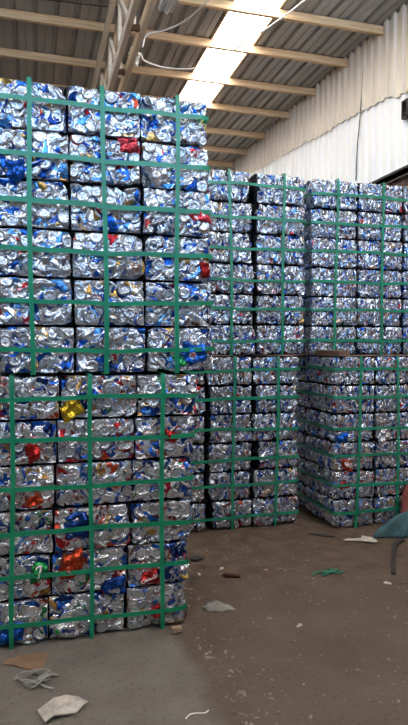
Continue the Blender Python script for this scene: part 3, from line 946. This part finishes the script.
# tangle of clear plastic strip
mb = MB()
for k in range(7):
    pts = []; a0 = rnd.uniform(0, 6); rx, ry = rnd.uniform(.04, .085), rnd.uniform(.025, .065)
    for i in range(14):
        a = a0 + i * .33
        pts.append((rx * math.cos(a) + .012 * math.sin(3 * a + k), ry * math.sin(a) + .008 * math.cos(2 * a), .008 + .010 * (1 + math.sin(a * 2 + k))))
    mb.tube(spline(pts, 3), .003, 5)
mb.tube(spline([(-.06, .02, .008), (0, -.02, .012), (.06, -.075, .006), (.085, -.09, .006)], 4), .005, 5)
mb.tube(spline([(.02, .0, .012), (.07, .01, .014), (.11, .005, .006)], 4), .005, 5)
tag(mb.build('plastic_tangle', M['film'], loc=(-.02, 2.61, 0)), 'tangled pale plastic strip on the concrete, between cardboard and white paper', 'plastic strip')
# grey rag
def lump(name, mt, loc, rx, ry, h, rz, label, cat, seed, fold=.25, n=28, m_=10, power=1.0, parent=None):
    r_ = random.Random(seed); ph = [r_.uniform(0, 6) for _ in range(8)]; vs = []; fs = []
    for j in range(m_ + 1):
        t = j / m_; rad = math.cos(t * PI / 2) ** (.75 * power); zz = math.sin(t * PI / 2)
        for i in range(n):
            a = 2 * PI * i / n
            k = 1 + fold * (.5 * math.sin(3 * a + ph[0] + t * 2) + .35 * math.sin(7 * a + ph[1] - t * 3) + .25 * math.sin(12 * a + ph[2] + t * 5))
            z = h * zz * (1 + fold * (.6 * math.sin(2 * a + ph[3]) + .4 * math.sin(5 * a + ph[4] + t * 4)) * (1 - abs(2 * t - 1) * .3))
            vs.append((rx * rad * k * math.cos(a), ry * rad * k * math.sin(a), max(0.0, z)))
    for j in range(m_):
        for i in range(n):
            fs.append((j * n + i, j * n + (i + 1) % n, (j + 1) * n + (i + 1) % n, (j + 1) * n + i))
    fs.append(tuple(range(n - 1, -1, -1))); fs.append(tuple(m_ * n + i for i in range(n)))
    mb = MB(); mb.add(vs, fs)
    o = mb.build(name, mt, parent, True, loc=(loc[0], loc[1], loc[2] if len(loc) > 2 else .0005)); o.rotation_euler = (0, 0, rz)
    if label: tag(o, label, cat)
    return o
lump('dusty_rag', M['rag'], (.955, 3.06), .085, .045, .03, -.45, 'grey dusty rag lying on the dirt right of the front stack', 'rag', 3, .28)
# rusty rod
mb = MB(); mb.tube([(-.045, .025, .013), (-.02, .012, .014), (.02, -.01, .013), (.05, -.03, .013)], [.010, .013, .013, .009], 8)
tag(mb.build('rusty_bolt', M['rust'], loc=(1.165, 3.455, 0)), 'short rusty dark red iron rod on the dirt', 'iron rod')
slab('plastic_scrap', [(-.13, .02), (-.10, -.0), (-.02, -.03), (.07, -.085), (.10, -.07), (.09, .0), (.075, .06), (.05, .085), (.03, .04), (-.05, .03)], .004, M['paper'],
     (2.31, 3.84), -.1, 'pale torn plastic scrap in front of the right stack', 'plastic scrap', .010, 8)
mb = MB()
for pts in ([(-.11, -.02, .008), (-.05, .01, .012), (.02, -.01, .006), (.09, .02, .010)], [(-.06, -.045, .006), (.0, -.02, .012), (.05, .03, .008), (.03, .06, .006)], [(-.02, .03, .006), (.05, -.03, .010), (.11, -.015, .006)]):
    q = spline(pts, 4); 
    for a, b_ in zip(q[:-1], q[1:]): mb.bar(a, b_, .016, .003)
tag(mb.build('green_strap_scrap', M['greenscrap'], loc=(1.775, 3.35, 0)), 'twisted scraps of green strap on the dirt floor', 'strap scrap')
slab('black_patch', [(-.05, .0), (-.03, -.035), (.03, -.03), (.06, -.005), (.045, .03), (-.02, .035)], .008, M['black'], (1.035, 3.80), .3,
     'small black rubber scrap on dirt by the front stack edge', 'rubber scrap', .01, 11)
slab('black_patch', [(-.09, .045), (-.05, .03), (.0, -.02), (.06, -.05), (.09, -.045), (.05, -.0), (.0, .035), (-.05, .06)], .006, M['black'], (2.08, 4.02), -.1,
     'added black streak for a damp floor stain between the middle and right stacks', 'rubber scrap', .004, 13)  # thin black piece added in place of a dark damp floor stain
mb = MB(); mb.box(-.028, .028, -.018, .018, 0, .028, .005)
tag(mb.build('stone_chip', M['earthchip'], loc=(.675, 2.855, .0055), bevel=.004), 'small tan stone chip at the front stack corner', 'stone')
# raised black strip for a dark line on the floor
mb = MB(); q = spline([(2.60, 3.74, .012), (2.50, 3.68, .011), (2.36, 3.50, .010), (2.25, 3.34, .009), (2.165, 3.21, .008)], 4)
for a, b_ in zip(q[:-1], q[1:]): mb.bar(a, b_ + (b_ - a) * .05, .030, .012)
tag(mb.build('dark_strip', M['black']), 'long dark strip trailing over the floor from teal sheet', 'rubber strip')
# teal sheet heap and red cloth at the right edge
lump('teal_sheet', M['teal'], (2.86, 3.87), .34, .085, .17, .03, 'bunched teal sheet lying before the right stack', 'sheet', 6, .30, 40, 12, 1.3)
lump('red_sack', M['redcloth'], (2.94, 4.055), .15, .038, .36, .0, 'faded red sack behind the teal sheet at the right edge', 'sack', 9, .12, 32, 12, .55)

# named little scraps
for (x, y, s, lb, mt, sd) in ((1.15, 3.60, .022, 'tiny white paper scrap beyond the rusty rod', 'paper', 1), (.985, 3.55, .016, 'tiny pale scrap left of the rusty rod', 'paper', 2),
                              (1.42, 3.50, .018, 'pale crumb right of the rusty rod', 'earthchip', 3), (2.05, 3.10, .026, 'pale flat scrap on the right foreground floor', 'paper', 4),
                              (1.30, 2.75, .02, 'white flake in the middle of the bare floor', 'paper', 7)):
    ol = [(s * (1 + .4 * math.sin(k * 2.1 + sd)) * math.cos(k * PI / 4), .7 * s * (1 + .4 * math.sin(k * 1.7 + sd)) * math.sin(k * PI / 4)) for k in range(8)]
    slab('litter_scrap', ol, .003, M[mt], (x, y), sd, lb, 'litter', .003, sd)
mb = MB(); mb.tube(spline([(-.05, -.01, .004), (-.02, .012, .005), (.03, .005, .004), (.05, .016, .004)], 4), .0028, 5)
tag(mb.build('wire_scrap', M['white_cable'], loc=(.60, 2.185, 0)), 'bent pale wire scrap at the bottom centre of the floor', 'wire')

# uncountable grit and flakes
mb = MB()
for k in range(900):
    u = rnd.random()
    if u < .35: x, y = .74 + abs(rnd.gauss(0, .10)), rnd.uniform(1.9, 3.6)
    elif u < .6: x, y = rnd.uniform(.8, 3.2), rnd.uniform(3.2, 4.3)
    else: x, y = rnd.uniform(.75, 2.8), rnd.uniform(1.7, 3.6)
    if y > 4.05 and x > 2.1: continue
    if y > 4.25 or (x < .80 and y > 2.85): continue
    if x > 2.0 and y > 3.1 or (y > 3.7 and x < 1.15): continue
    if abs(x - .955) < .14 and abs(y - 3.06) < .12: continue
    s = abs(rnd.gauss(0, .0028)) + .0014; a = rnd.uniform(0, PI); h = s * rnd.uniform(.25, .8)
    c_, s_ = math.cos(a), math.sin(a); l = s * rnd.uniform(.8, 2.2)
    vs = []
    for zz, f in ((0.0, 1.0), (h, .7)):
        for i, j in ((-1, -1), (1, -.8), (.9, 1), (-.8, .9)):
            vs.append((x + (i * l * c_ - j * s * s_) * f, y + (i * l * s_ + j * s * c_) * f, zz))
    mb.add(vs, [(3, 2, 1, 0), (4, 5, 6, 7), (0, 1, 5, 4), (1, 2, 6, 5), (2, 3, 7, 6), (3, 0, 4, 7)])
o = mb.build('floor_grit', M['litter']); tag(o, 'scattered pale grit and flakes over the dirt floor', 'grit', kind='stuff')

# ------------------------------------------------------------------ light, camera
W = bpy.data.worlds.new('World'); S.world = W; W.use_nodes = True
bg = W.node_tree.nodes['Background']
bg.inputs['Color'].default_value = (0.36, 0.62, 1.0, 1); bg.inputs['Strength'].default_value = 9.0

sun = bpy.data.lights.new('sun', 'SUN'); sun.energy = 40.0; sun.angle = math.radians(.6); sun.color = (1, .96, .9)
so = bpy.data.objects.new('sun', sun); link(so); so.rotation_euler = Vector((-.35, -.25, -.9)).to_track_quat('-Z', 'Y').to_euler()

cam = bpy.data.cameras.new('camera'); co = bpy.data.objects.new('camera', cam); link(co)
co.location = (0, 0, 1.45)
co.rotation_euler = (math.radians(90 - 1.7), 0, math.radians(-16))
cam.sensor_fit = 'VERTICAL'; cam.sensor_height = 24; cam.lens = 590 / 725 * 24
cam.clip_start = .05
S.camera = co
vs_ = S.view_settings
vs_.view_transform = 'Standard'; vs_.look = 'None'; vs_.gamma = 1.0; vs_.use_curve_mapping = False
vs_.exposure = 0.0
